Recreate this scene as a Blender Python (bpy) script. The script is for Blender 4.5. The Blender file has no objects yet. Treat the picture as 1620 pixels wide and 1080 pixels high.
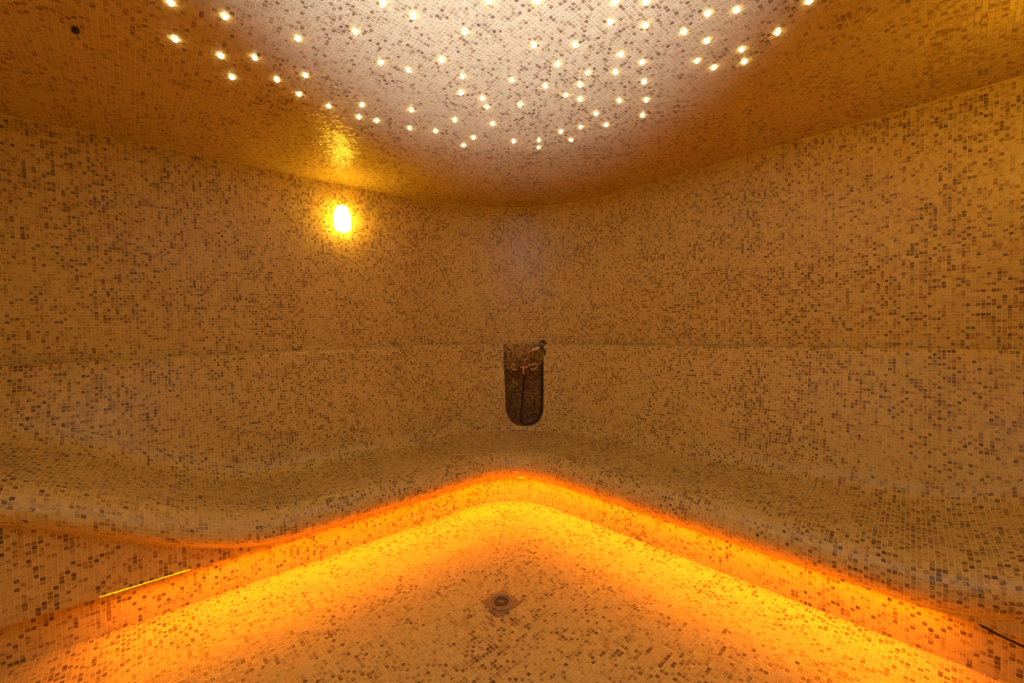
import bpy, math, random
import numpy as np
from mathutils import Matrix, Vector

random.seed(7)
rng = np.random.default_rng(11)
scene = bpy.context.scene
COL = scene.collection

# ------------------------------------------------------------------ camera
U = 1.36                       # ceiling edge above the eye, metres
EYE = 1.15 * U                 # eye height above the floor
FPX = 630.0                    # 14 mm lens on a 36 mm sensor, 1620 px wide
RW = np.array([[0.999763125, 0.0217645062, 0.0],
               [-0.000649105697, 0.0298169843, 0.999555164],
               [-0.0217548246, 0.999318395, -0.0298240488]])   # camera (right, up, forward) -> world
cam_data = bpy.data.cameras.new('camera')
cam_data.lens = 14.0
cam_data.sensor_width = 36.0
cam_data.clip_start = 0.02
cam = bpy.data.objects.new('camera', cam_data)
COL.objects.link(cam)
cam.matrix_world = Matrix([[RW[0, 0], RW[0, 1], -RW[0, 2], 0.0],
                           [RW[1, 0], RW[1, 1], -RW[1, 2], 0.0],
                           [RW[2, 0], RW[2, 1], -RW[2, 2], EYE],
                           [0, 0, 0, 1]])
scene.camera = cam
CAMP = np.array([0.0, 0.0, EYE])

# ------------------------------------------------------------------ world, exposure, light levels
world = bpy.data.worlds.new('world')
scene.world = world
world.use_nodes = True
world.node_tree.nodes['Background'].inputs[0].default_value = (0.0, 0.0, 0.0, 1)
world.node_tree.nodes['Background'].inputs[1].default_value = 0.0
scene.view_settings.view_transform = 'Standard'
scene.view_settings.look = 'None'
scene.view_settings.gamma = 1.0
scene.view_settings.use_curve_mapping = False
scene.view_settings.exposure = 0.0
scene.cycles.max_bounces = 10
scene.cycles.diffuse_bounces = 6
scene.cycles.sample_clamp_indirect = 6.0

LED_COLOR, LED_STRENGTH = (1.0, 0.235, 0.0), 235.0
LAMP_COLOR, LAMP_STRENGTH = (1.0, 0.53, 0.03), 38.0
STAR_COLOR, STAR_STRENGTH = (1.0, 0.80, 0.42), 15.0
SPOT_COLOR, SPOT_POWER = (0.75, 0.94, 1.9), 1750.0

# ------------------------------------------------------------------ plan of the room
aL, aR = math.radians(51.5), math.radians(-44.9)
dL = np.array([math.sin(aL), math.cos(aL)])        # along the left wall, towards the far corner
dR = np.array([math.sin(aR), math.cos(aR)])        # along the right wall, towards the far corner
nL = np.array([-dL[1], dL[0]])                     # outward normals
nR = np.array([dR[1], -dR[0]])
WL, WR = 2.80 * U, 2.69 * U                        # distances of the walls from the camera
CORNER = np.linalg.solve(np.array([nL, nR]), [WL, WR])
RAD = 1.13 * U                                     # rounding of the far corner
half = math.acos(float(np.clip(-(nL @ nR), -1, 1))) / 2
TAN = RAD / math.tan(half)
TL, TR = CORNER - dL * TAN, CORNER - dR * TAN
ARC_O = TL - nL * RAD
ANG_L, ANG_R = math.atan2(nL[1], nL[0]), math.atan2(nR[1], nR[0])
DANG = ANG_L - ANG_R                               # positive, ~83 degrees
ZC = EYE + U                                       # ceiling edge
PITCH = 0.02


def smooth(t):
    t = np.clip(t, 0, 1)
    return t * t * (3 - 2 * t)


def path(s, o, oref=0.0):
    """plan point at station s (0 = left tangent point, measured along offset oref) and offset o from the wall; also the blend 0 left .. 1 right"""
    s = np.asarray(s, float)
    o = np.broadcast_to(np.asarray(o, float), s.shape)
    La = (RAD - oref) * DANG
    f = np.clip(s / La, 0, 1)
    ang = ANG_L - f * DANG
    arc = ARC_O + np.stack([np.cos(ang), np.sin(ang)], -1) * (RAD - o)[..., None]
    left = TL + s[..., None] * dL - nL * o[..., None]
    right = TR - (s - La)[..., None] * dR - nR * o[..., None]
    return np.where((s < 0)[..., None], left, np.where((s > La)[..., None], right, arc))


def blend(s, oref=0.0):
    La = (RAD - oref) * DANG
    return smooth(np.asarray(s, float) / La)


def offset_of(p):
    """inward distance of plan points from the wall path, and the left-right blend"""
    a = WL - p @ nL
    b = WR - p @ nR
    v = p - ARC_O
    ang = np.arctan2(v[..., 1], v[..., 0])
    f = (ANG_L - ang) / DANG
    rad = np.hypot(v[..., 0], v[..., 1])
    inw = (f > 0) & (f < 1)
    o = np.where(inw, RAD - rad, np.minimum(a, b))
    bl = np.where(inw, smooth(f), np.where(a < b, 0.0, 1.0))
    inward = np.where(inw[..., None], -v / np.maximum(rad, 1e-6)[..., None], np.where((a < b)[..., None], -nL, -nR))
    return o, bl, inward


DOME_C = np.array([-0.06, 1.02]) * U
DOME_R, DOME_H = 1.28 * U, 0.10 * U


def ceil_z(p):
    r = np.hypot(p[..., 0] - DOME_C[0], p[..., 1] - DOME_C[1]) / DOME_R
    q = np.clip(1 - r * r, 0, 1)
    return ZC + DOME_H * q ** 1.35


def ray(u, v):
    return RW @ np.array([(u - 810) / FPX, (540 - v) / FPX, 1.0])


def at_ceiling(u, v):
    d = ray(u, v)
    t = U / d[2]
    for _ in range(12):
        p = CAMP + d * t
        t = (float(ceil_z(p[:2])) - EYE) / d[2]
    return CAMP + d * t


def at_height(u, v, z):
    d = ray(u, v)
    return CAMP + d * ((z - EYE) / d[2])


def at_wall(u, v, o=0.0):
    d = ray(u, v)
    lo, hi = 0.3, 8.0
    for _ in range(50):
        m = 0.5 * (lo + hi)
        oo = offset_of((CAMP + d * m)[:2])[0]
        if oo > o:
            lo = m
        else:
            hi = m
    return CAMP + d * lo


# ------------------------------------------------------------------ materials
def new_mat(name):
    m = bpy.data.materials.new(name)
    m.use_nodes = True
    nt = m.node_tree
    return m, nt, nt.nodes['Principled BSDF']


def ramp(nt, stops):
    r = nt.nodes.new('ShaderNodeValToRGB')
    el = r.color_ramp.elements
    while len(el) < len(stops):
        el.new(0.5)
    for e, (p, c) in zip(el, stops):
        e.position = p
        e.color = (*c, 1)
    return r


STONE = [(0.0, (0.74, 0.59, 0.22)), (0.28, (0.62, 0.46, 0.155)), (0.50, (0.42, 0.26, 0.08)), (0.74, (0.24, 0.13, 0.04)), (1.0, (0.11, 0.055, 0.022))]


def stone_material():
    m, nt, b = new_mat('mosaic_stone')
    L = nt.links.new
    tone = nt.nodes.new('ShaderNodeAttribute'); tone.attribute_name = 'tone'
    geo = nt.nodes.new('ShaderNodeNewGeometry')
    n1 = nt.nodes.new('ShaderNodeTexNoise'); n1.inputs['Scale'].default_value = 95; n1.inputs['Detail'].default_value = 3
    n2 = nt.nodes.new('ShaderNodeTexNoise'); n2.inputs['Scale'].default_value = 420; n2.inputs['Detail'].default_value = 2
    L(geo.outputs['Position'], n1.inputs['Vector']); L(geo.outputs['Position'], n2.inputs['Vector'])
    # veining: strongest on the middle tones
    a1 = nt.nodes.new('ShaderNodeMath'); a1.operation = 'SUBTRACT'; a1.inputs[1].default_value = 0.5
    L(n1.outputs['Fac'], a1.inputs[0])
    amp = nt.nodes.new('ShaderNodeMapRange'); amp.inputs['From Max'].default_value = 0.5; amp.inputs['To Min'].default_value = 0.25; amp.inputs['To Max'].default_value = 1.7
    L(tone.outputs['Fac'], amp.inputs['Value'])
    m1 = nt.nodes.new('ShaderNodeMath'); m1.operation = 'MULTIPLY'; L(a1.outputs[0], m1.inputs[0]); L(amp.outputs[0], m1.inputs[1])
    a2 = nt.nodes.new('ShaderNodeMath'); a2.operation = 'SUBTRACT'; a2.inputs[1].default_value = 0.5
    L(n2.outputs['Fac'], a2.inputs[0])
    m2 = nt.nodes.new('ShaderNodeMath'); m2.operation = 'MULTIPLY'; m2.inputs[1].default_value = 0.18; L(a2.outputs[0], m2.inputs[0])
    s1 = nt.nodes.new('ShaderNodeMath'); s1.operation = 'ADD'; L(tone.outputs['Fac'], s1.inputs[0]); L(m1.outputs[0], s1.inputs[1])
    s2 = nt.nodes.new('ShaderNodeMath'); s2.operation = 'ADD'; L(s1.outputs[0], s2.inputs[0]); L(m2.outputs[0], s2.inputs[1])
    r = ramp(nt, STONE)
    L(s2.outputs[0], r.inputs['Fac'])
    L(r.outputs['Color'], b.inputs['Base Color'])
    b.inputs['Roughness'].default_value = 0.36
    b.inputs['Specular IOR Level'].default_value = 0.5
    b.inputs['Coat Weight'].default_value = 0.25         # film of condensed steam
    b.inputs['Coat Roughness'].default_value = 0.32
    return m


def grout_material():
    m, nt, b = new_mat('cream_grout')
    L = nt.links.new
    geo = nt.nodes.new('ShaderNodeNewGeometry')
    n1 = nt.nodes.new('ShaderNodeTexNoise'); n1.inputs['Scale'].default_value = 9; n1.inputs['Detail'].default_value = 4
    L(geo.outputs['Position'], n1.inputs['Vector'])
    r = ramp(nt, [(0.3, (0.78, 0.64, 0.27)), (0.7, (0.86, 0.72, 0.33))])
    L(n1.outputs['Fac'], r.inputs['Fac']); L(r.outputs['Color'], b.inputs['Base Color'])
    b.inputs['Roughness'].default_value = 0.8
    b.inputs['Specular IOR Level'].default_value = 0.2
    return m


def far_mosaic_material():
    m, nt, b = new_mat('mosaic_out_of_view')
    L = nt.links.new
    uv = nt.nodes.new('ShaderNodeUVMap')
    br = nt.nodes.new('ShaderNodeTexBrick')
    br.offset = 0.0
    br.inputs['Scale'].default_value = 1.0
    br.inputs['Brick Width'].default_value = PITCH
    br.inputs['Row Height'].default_value = PITCH
    br.inputs['Mortar Size'].default_value = 0.0012
    br.inputs['Color1'].default_value = (0.74, 0.58, 0.21, 1)
    br.inputs['Color2'].default_value = (0.25, 0.15, 0.07, 1)
    br.inputs['Mortar'].default_value = (0.80, 0.66, 0.29, 1)
    br.inputs['Bias'].default_value = -0.25
    L(uv.outputs['UV'], br.inputs['Vector'])
    L(br.outputs['Color'], b.inputs['Base Color'])
    b.inputs['Roughness'].default_value = 0.5
    return m


def plain(name, color, rough=0.5, metal=0.0, noise=0.0):
    m, nt, b = new_mat(name)
    b.inputs['Roughness'].default_value = rough
    b.inputs['Metallic'].default_value = metal
    n = nt.nodes.new('ShaderNodeTexNoise'); n.inputs['Scale'].default_value = 60; n.inputs['Detail'].default_value = 3
    geo = nt.nodes.new('ShaderNodeNewGeometry')
    nt.links.new(geo.outputs['Position'], n.inputs['Vector'])
    k = 0.12 + noise
    r = ramp(nt, [(0.3, tuple(c * (1 - k) for c in color)), (0.7, tuple(min(1, c * (1 + k)) for c in color))])
    nt.links.new(n.outputs['Fac'], r.inputs['Fac'])
    nt.links.new(r.outputs['Color'], b.inputs['Base Color'])
    return m


def glow(name, color, strength):
    m = bpy.data.materials.new(name)
    m.use_nodes = True
    nt = m.node_tree
    nt.nodes.clear()
    e = nt.nodes.new('ShaderNodeEmission')
    e.inputs[0].default_value = (*color, 1)
    e.inputs[1].default_value = strength
    o = nt.nodes.new('ShaderNodeOutputMaterial')
    nt.links.new(e.outputs[0], o.inputs[0])
    return m


M_STONE, M_GROUT, M_FAR = stone_material(), grout_material(), far_mosaic_material()
M_GROUT_SHADE = plain('niche_shade_grout', (0.24, 0.15, 0.07), 0.7)  # darkened grout, the niche's shade put into its colour
M_BRASS = plain('aged_brass', (0.72, 0.47, 0.20), 0.33, 1.0, 0.1)
M_DARK = plain('dark_bronze', (0.13, 0.08, 0.045), 0.35, 0.8)
M_HOSE = plain('dark_metal_hose', (0.035, 0.03, 0.03), 0.4, 0.6)
M_CERAMIC = plain('white_ceramic', (0.85, 0.82, 0.76), 0.15)
M_BLACK = plain('black_rubber', (0.012, 0.012, 0.013), 0.5)
M_STEEL = plain('worn_brushed_steel', (0.42, 0.36, 0.32), 0.42, 0.85, 0.08)
M_GRATE = plain('grimy_grate_steel', (0.26, 0.20, 0.17), 0.45, 0.7, 0.1)
M_POLISHED = plain('rubbed_steel_edge', (0.78, 0.66, 0.58), 0.28, 0.7)
M_WHITE_PLASTIC = plain('white_lamp_base', (0.8, 0.78, 0.74), 0.4)
M_LED = glow('amber_led', LED_COLOR, LED_STRENGTH)
M_LAMP = glow('amber_lamp_glass', LAMP_COLOR, LAMP_STRENGTH)
M_STAR = glow('warm_fibre_light', STAR_COLOR, STAR_STRENGTH)


# ------------------------------------------------------------------ mesh helpers
def link(name, mesh, parent=None, mat=None):
    o = bpy.data.objects.new(name, mesh)
    COL.objects.link(o)
    if mat is not None and mesh is not None and not mesh.materials:
        mesh.materials.append(mat)
    if parent is not None:
        o.parent = parent
        o.matrix_parent_inverse = root_inverse(parent)
    return o


def root_inverse(p):
    m = Matrix.Identity(4)
    chain = []
    while p is not None:
        chain.append(p)
        p = p.parent
    for q in reversed(chain):
        m = m @ q.matrix_parent_inverse @ q.matrix_basis
    return m.inverted()


def tag(o, label=None, category=None, group=None, kind=None):
    if label: o['label'] = label
    if category: o['category'] = category
    if group: o['group'] = group
    if kind: o['kind'] = kind
    return o


def py_mesh(name, verts, faces, smooth_shade=False):
    me = bpy.data.meshes.new(name)
    me.from_pydata([tuple(map(float, v)) for v in verts], [], [tuple(map(int, f)) for f in faces])
    if smooth_shade:
        for p in me.polygons:
            p.use_smooth = True
    me.update()
    return me


def grid_mesh(name, P, keep=None, flip=False, smooth_shade=True):
    """quad grid from P[i, j, 3]"""
    ni, nj = P.shape[:2]
    idx = np.arange(ni * nj).reshape(ni, nj)
    q = np.stack([idx[:-1, :-1], idx[1:, :-1], idx[1:, 1:], idx[:-1, 1:]], -1)
    if keep is not None:
        q = q[keep]
    q = q.reshape(-1, 4)
    if flip:
        q = q[:, ::-1]
    me = bpy.data.meshes.new(name)
    me.vertices.add(ni * nj)
    me.vertices.foreach_set('co', P.reshape(-1).astype(np.float32))
    n = len(q)
    me.loops.add(n * 4)
    me.loops.foreach_set('vertex_index', q.reshape(-1).astype(np.int32))
    me.polygons.add(n)
    me.polygons.foreach_set('loop_start', np.arange(0, n * 4, 4, dtype=np.int32))
    me.polygons.foreach_set('use_smooth', np.full(n, smooth_shade))
    me.update(calc_edges=True)
    me.validate()
    return me


def tube(name, pts, radius, sides=10, cap=True):
    """swept tube along pts (list of 3D points); radius number or list"""
    pts = [Vector(p) for p in pts]
    n = len(pts)
    rad = [radius] * n if isinstance(radius, (int, float)) else list(radius)
    verts, faces = [], []
    prev = None
    for i, p in enumerate(pts):
        t = (pts[min(i + 1, n - 1)] - pts[max(i - 1, 0)]).normalized()
        if prev is None:
            a = Vector((0, 0, 1)) if abs(t.z) < 0.9 else Vector((1, 0, 0))
            x = t.cross(a).normalized()
        else:
            x = (prev - t * prev.dot(t)).normalized()
        prev = x
        y = t.cross(x)
        for k in range(sides):
            w = 2 * math.pi * k / sides
            verts.append(p + (x * math.cos(w) + y * math.sin(w)) * rad[i])
    for i in range(n - 1):
        for k in range(sides):
            k2 = (k + 1) % sides
            faces.append((i * sides + k, i * sides + k2, (i + 1) * sides + k2, (i + 1) * sides + k))
    if cap:
        faces.append(tuple(reversed(range(sides))))
        faces.append(tuple((n - 1) * sides + k for k in range(sides)))
    return py_mesh(name, verts, faces, True)


def spline(pts, per=8):
    """Catmull-Rom through points"""
    P = [np.asarray(p, float) for p in pts]
    P = [2 * P[0] - P[1]] + P + [2 * P[-1] - P[-2]]
    out = []
    for i in range(1, len(P) - 2):
        for k in range(per):
            t = k / per
            out.append(0.5 * ((2 * P[i]) + (P[i + 1] - P[i - 1]) * t + (2 * P[i - 1] - 5 * P[i] + 4 * P[i + 1] - P[i + 2]) * t * t
                              + (3 * P[i] - P[i - 1] - 3 * P[i + 1] + P[i + 2]) * t ** 3))
    out.append(P[-2])
    return out


def lathe(name, prof, M=None, seg=20):
    """profile [(r, z)] spun about local z, placed by matrix M"""
    verts, faces = [], []
    for r, z in prof:
        for k in range(seg):
            w = 2 * math.pi * k / seg
            verts.append(Vector((r * math.cos(w), r * math.sin(w), z)))
    for i in range(len(prof) - 1):
        for k in range(seg):
            k2 = (k + 1) % seg
            faces.append((i * seg + k, i * seg + k2, (i + 1) * seg + k2, (i + 1) * seg + k))
    faces.append(tuple(reversed(range(seg))))
    faces.append(tuple((len(prof) - 1) * seg + k for k in range(seg)))
    if M is not None:
        verts = [M @ v for v in verts]
    return py_mesh(name, verts, faces, True)


# ------------------------------------------------------------------ mosaic tiles
GAP, PROUD = 0.0030, 0.0010
N_VAR = 24


def tile_variants():
    out = []
    for k in range(N_VAR):
        e = 0.482
        v = [(-.5, -.5, 0), (.5, -.5, 0), (.5, .5, 0), (-.5, .5, 0), (-e, -e, 1), (e, -e, 1), (e, e, 1), (-e, e, 1)]
        f = [(4, 5, 6, 7), (0, 1, 5, 4), (1, 2, 6, 5), (2, 3, 7, 6), (3, 0, 4, 7)]
        me = py_mesh('mosaic_tile', v, f)
        a = me.attributes.new('tone', 'FLOAT', 'FACE')
        a.data.foreach_set('value', np.full(5, (k + 0.5) / N_VAR, np.float32))
        me.materials.append(M_STONE)
        out.append(me)
    return out


VARIANTS = tile_variants()


def value_noise(ni, nj, cell):
    g = rng.random((ni // cell + 3, nj // cell + 3))
    x = np.arange(ni) / cell
    y = np.arange(nj) / cell
    xi, yi = x.astype(int), y.astype(int)
    fx, fy = smooth(x - xi)[:, None], smooth(y - yi)[None]
    return (g[xi][:, yi] * (1 - fx) * (1 - fy) + g[xi + 1][:, yi] * fx * (1 - fy) + g[xi][:, yi + 1] * (1 - fx) * fy + g[xi + 1][:, yi + 1] * fx * fy)


def tones(ni, nj, dark=0.16, mid=0.26):
    u = rng.random((ni, nj))
    c = 0.6 * value_noise(ni, nj, 6) + 0.4 * value_noise(ni, nj, 17)
    u = np.clip(u + (c - 0.5) * 0.42, 0, 1)
    w = rng.random((ni, nj))
    t = 0.02 + 0.26 * w
    t = np.where(u > 1 - dark - mid, 0.26 + 0.28 * w, t)
    t = np.where(u > 1 - dark, 0.52 + 0.42 * w, t)
    return t


class Field:
    """all the tiles of one surface"""
    def __init__(self):
        self.c, self.t, self.ok = [], [], []
        self.rough = 0.030          # how unevenly the stones sit, radians

    def add(self, P, keep, inward, dark=0.16, mid=0.26, clipped=None, soft=1.0):
        """P[i,j,3] cell corners; keep[i-1,j-1]; inward(center) -> rough direction the tiles face"""
        q = np.stack([P[:-1, :-1], P[1:, :-1], P[1:, 1:], P[:-1, 1:]], 2)
        t = tones(*q.shape[:2], dark, mid) * soft
        whole = np.ones(keep.shape, bool) if clipped is None else ~clipped
        q, t, whole = q[keep], t[keep], whole[keep]
        n = np.cross(q[:, 2] - q[:, 0], q[:, 3] - q[:, 1])
        ref = inward(q.mean(1))
        fl = (n * ref).sum(1) < 0
        q[fl] = q[fl][:, ::-1]
        self.c.append(q); self.t.append(t); self.ok.append(whole)

    def arrays(self):
        q = np.concatenate(self.c); t = np.concatenate(self.t); ok = np.concatenate(self.ok)
        n = np.cross(q[:, 2] - q[:, 0], q[:, 3] - q[:, 1])
        ln = np.linalg.norm(n, axis=1)
        good = ln > 2e-5
        q, t, n, ok = q[good], t[good], n[good] / ln[good][:, None], ok[good]
        return q, t, n, ok

    def screen_area(self, q, n):
        rel = q - CAMP
        cv = rel @ RW            # columns: right, up, forward
        d = np.maximum(cv[..., 2], 1e-3)
        x, y = 810 + FPX * cv[..., 0] / d, 540 - FPX * cv[..., 1] / d
        a = 0.5 * np.abs((x[:, 2] - x[:, 0]) * (y[:, 3] - y[:, 1]) - (x[:, 3] - x[:, 1]) * (y[:, 2] - y[:, 0]))
        vis = (cv[..., 2].min(1) > 0.3) & (x.min(1) > 2) & (x.max(1) < 1618) & (y.min(1) > 2) & (y.max(1) < 1078)
        vis &= ((CAMP - q.mean(1)) * n).sum(1) > 0
        return np.where(vis, a, 0)


def tile_geometry(q, n, t, rough):
    N = len(q)
    c = q.mean(1)
    e = (np.linalg.norm(q[:, 1] - q[:, 0], axis=1) + np.linalg.norm(q[:, 2] - q[:, 1], axis=1)) / 2
    k = np.clip(1 - GAP / np.maximum(e, 0.004), 0.55, 0.96)[:, None, None]
    # every little stone sits at its own slight tilt
    d = q - c[:, None]
    t1 = q[:, 1] - q[:, 0]
    t1 = t1 / np.maximum(np.linalg.norm(t1, axis=1), 1e-6)[:, None]
    t2 = np.cross(n, t1)
    sl = np.clip(rng.normal(0, rough, (N, 2)), -2.4 * rough, 2.4 * rough)
    tilt = ((d * t1[:, None]).sum(2) * sl[:, :1] + (d * t2[:, None]).sum(2) * sl[:, 1:])[..., None]
    h = (PROUD + rng.normal(0, 0.0002, N))[:, None, None]
    low = c[:, None] + (q - c[:, None]) * k - n[:, None] * 0.0006
    top = c[:, None] + (q - c[:, None]) * (k * 0.965) + n[:, None] * (h + tilt)
    V = np.concatenate([low, top], 1)
    base = (np.arange(N) * 8)[:, None, None]
    F = np.array([[4, 5, 6, 7], [0, 1, 5, 4], [1, 2, 6, 5], [2, 3, 7, 6], [3, 0, 4, 7]])[None] + base
    return V.reshape(-1, 3), F.reshape(-1, 4), np.repeat(t, 5)


def stuff_mesh(name, q, n, t, rough):
    V, F, T = tile_geometry(q, n, t, rough)
    me = bpy.data.meshes.new(name)
    me.vertices.add(len(V)); me.vertices.foreach_set('co', V.reshape(-1).astype(np.float32))
    me.loops.add(F.size); me.loops.foreach_set('vertex_index', F.reshape(-1).astype(np.int32))
    me.polygons.add(len(F)); me.polygons.foreach_set('loop_start', np.arange(0, F.size, 4, dtype=np.int32))
    me.polygons.foreach_set('use_smooth', np.zeros(len(F), bool))
    me.update(calc_edges=True)
    a = me.attributes.new('tone', 'FLOAT', 'FACE')
    a.data.foreach_set('value', T.astype(np.float32))
    me.materials.append(M_STONE)
    return me


def single_tile(q, n, t, parent, inv):
    c = q.mean(0)
    n = n + np.clip(rng.normal(0, 0.026, 3), -0.06, 0.06)
    n = n / np.linalg.norm(n)
    ux = (q[1] - q[0] + q[2] - q[3]) / 2
    uy = (q[3] - q[0] + q[2] - q[1]) / 2
    lx, ly = np.linalg.norm(ux), np.linalg.norm(uy)
    x = ux - n * (ux @ n)
    x = x / np.linalg.norm(x)
    y = np.cross(n, x)
    o = bpy.data.objects.new('tile', VARIANTS[min(N_VAR - 1, int(t * N_VAR))])
    M = Matrix([[x[0] * (lx - GAP), y[0] * (ly - GAP), n[0] * PROUD, c[0]],
                [x[1] * (lx - GAP), y[1] * (ly - GAP), n[1] * PROUD, c[1]],
                [x[2] * (lx - GAP), y[2] * (ly - GAP), n[2] * PROUD, c[2]], [0, 0, 0, 1]])
    COL.objects.link(o)
    o.parent = parent
    o.matrix_parent_inverse = inv
    o.matrix_basis = M


def lay(fields, count=300):
    """fields: [(Field, parent)] of one thing: the tiles that show largest become objects, the rest one stuff mesh per parent"""
    data = [(*f.arrays(), p) for f, p in fields]
    roughs = [f.rough for f, p in fields]
    areas = [Field.screen_area(None, q, n) * ok for q, t, n, ok, p in data]
    allv = np.concatenate(areas)
    cut = np.sort(allv)[-count] if len(allv) > count else 0
    for (q, t, n, ok, p), a, rough in zip(data, areas, roughs):
        sel = (a >= cut) & (a > 0)
        inv = root_inverse(p)
        for i in np.nonzero(sel)[0]:
            single_tile(q[i], n[i], t[i], p, inv)
        r = ~sel
        if r.any():
            o = link('tile_field', stuff_mesh('tile_field', q[r], n[r], t[r], rough), p)
            tag(o, kind='stuff')


def to_room(c):
    """rough direction into the room"""
    d = np.array([DOME_C[0], DOME_C[1], 1.4]) - c
    return d


# ------------------------------------------------------------------ the setting: walls
ZLEDGE_L, ZLEDGE_R = EYE - 0.106 * U, EYE - 0.128 * U


def z_ledge(s, oref=0.0):
    b = blend(s, oref)
    return ZLEDGE_L * (1 - b) + ZLEDGE_R * b


ARC_W = RAD * DANG
S_LEFT_TILED = -(TL - (CORNER - dL * (WR + 1.0))) @ dL     # tiled until about a metre behind the frame edge
S_LEFT_TILED = float(-((CORNER - TL) @ dL * 0 + (WR + 1.05) - TAN))
S_RIGHT_TILED = float(ARC_W + (WL + 0.40) - TAN)
STUB_L, STUB_R = -0.35 * U, 1.15 * U                         # short return wall beside the entrance
BACK_L, BACK_R = -1.10 * U, -1.84                               # positions of the walls behind the camera
S_LEFT_END = float(-((WR - BACK_R) / abs(nR @ dL) * 1.0 - TAN))
S_RIGHT_END = float(ARC_W + (WL - BACK_L) / abs(nL @ dR) - TAN)


def wall_points(s, z, o):
    xy = path(s, np.broadcast_to(o, s.shape))
    return np.concatenate([xy, np.broadcast_to(z, s.shape)[..., None]], -1)


def build_wall(name, s0, s1, label):
    cols = np.arange(s0, s1 + 1e-6, PITCH)
    rows = int((ZC - (ZLEDGE_R - 0.05)) / PITCH)
    S, K = np.meshgrid(cols, np.arange(rows + 1), indexing='ij')
    Z = ZC - K * PITCH
    # last row trimmed at the ledge
    zl = z_ledge(S) + 0.001
    Zt = np.maximum(Z, zl)
    P = wall_points(S, Zt, np.zeros_like(S))
    keep = (Zt[:-1, :-1] - Zt[:-1, 1:]) > 0.004
    clipped = (Zt[:-1, :-1] - Zt[:-1, 1:]) < PITCH * 0.98
    # base: from floor level to ceiling
    fine = np.arange(s0, s1 + 1e-6, PITCH * 2)
    if fine[-1] < s1 - 1e-6:
        fine = np.append(fine, s1)
    G, H = np.meshgrid(fine, np.array([ZC + 0.002, 2.3, 1.8, ZLEDGE_R - 0.02]), indexing='ij')
    w = link(name, grid_mesh(name, wall_points(G, H, np.zeros_like(G) - 0.0005)), None, M_GROUT)
    tag(w, label, kind='structure')
    f = Field()
    f.add(P, keep, to_room, 0.15, 0.35, clipped)
    return w, f


S_MID = ARC_W / 2
wall_left, f_wl = build_wall('wall_left', S_MID + PITCH * round((S_LEFT_TILED - S_MID) / PITCH), S_MID, 'amber lit mosaic wall carrying the oval wall lamp')
wall_right, f_wr = build_wall('wall_right', S_MID, S_MID + PITCH * round((S_RIGHT_TILED - S_MID) / PITCH), 'bare amber mosaic wall running to the right of the corner shower')

# walls out of view behind the camera, plain planes with the same mosaic as a material
PL_end = CORNER - dL * ((WR - BACK_R) / abs(nR @ dL))
PR_end = CORNER - dR * ((WL - STUB_L) / abs(nL @ dR))
PJ1 = np.linalg.solve(np.array([nL, nR]), [STUB_L, STUB_R])
PJ2 = np.linalg.solve(np.array([nL, nR]), [BACK_L, STUB_R])
PB = np.linalg.solve(np.array([nL, nR]), [BACK_L, BACK_R])
PL_s = path(np.array([S_MID + PITCH * round((S_LEFT_TILED - S_MID) / PITCH)]), 0.0)[0]
PR_s = path(np.array([S_MID + PITCH * round((S_RIGHT_TILED - S_MID) / PITCH)]), 0.0)[0]


def plain_wall(name, a, b, label):
    ln = float(np.hypot(*(b - a)))
    me = py_mesh(name, [(*a, 0), (*b, 0), (*b, ZC), (*a, ZC)], [(0, 1, 2, 3)])
    uv = me.uv_layers.new(name='UVMap')
    for i, c in enumerate([(0, 0), (ln, 0), (ln, ZC), (0, ZC)]):
        uv.data[i].uv = c
    tag(link(name, me, None, M_FAR), label, kind='structure')


plain_wall('wall_left_rear', PL_end, PL_s, 'mosaic wall going on behind the left edge of the view')
plain_wall('wall_right_rear', PR_s, PR_end, 'mosaic wall going on behind the right edge of the view')
plain_wall('wall_back_left', PB, PL_end, 'mosaic wall behind the camera on the left')
plain_wall('wall_back_return', PR_end, PJ1, 'short mosaic wall closing the right end of the bench')
plain_wall('wall_back_entrance', PJ1, PJ2, 'mosaic side wall of the entrance recess')
plain_wall('wall_back_right', PJ2, PB, 'mosaic wall behind the camera on the right')

# ------------------------------------------------------------------ bench: sizes along its length
OREF = 0.48 * U
ARC_B = (RAD - OREF) * DANG
ZSEAT = 0.35 * U
ZLIP = 0.185 * U


def mix_lr(s, a, b):
    k = blend(s, OREF)
    return (a * (1 - k) + b * k) * U


def o_back(s):  return mix_lr(s, 0.15, 0.20)
def o_nose(s):  return mix_lr(s, 0.765, 0.835)
def o_lip(s):   return mix_lr(s, 0.685, 0.785)
def o_riser(s): return mix_lr(s, 0.610, 0.730)


def z_seat(s):
    s = np.asarray(s, float)
    rc = (WR / U) - (TAN - s) / U * abs(nR @ dL) * 1.0       # plan distance coordinate along the left wall
    rise_l = 0.42 * smooth((0.62 - rc) / 1.17)
    lc = (WL / U) - (TAN + (s - ARC_B)) / U * abs(nL @ dR)
    rise_r = 0.33 * smooth((0.30 - lc) / 0.95)
    return ZSEAT + U * np.where(s < ARC_B / 2, rise_l, rise_r)


DROP = 0.165 * U            # nose height, seat top to lip


def junc(s):
    """height of the seat/back fillet: tight under the shower niche, soft elsewhere"""
    return 0.13 - 0.095 * np.exp(-((np.asarray(s, float) - 0.5 * ARC_B) / 0.33) ** 4)


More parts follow.
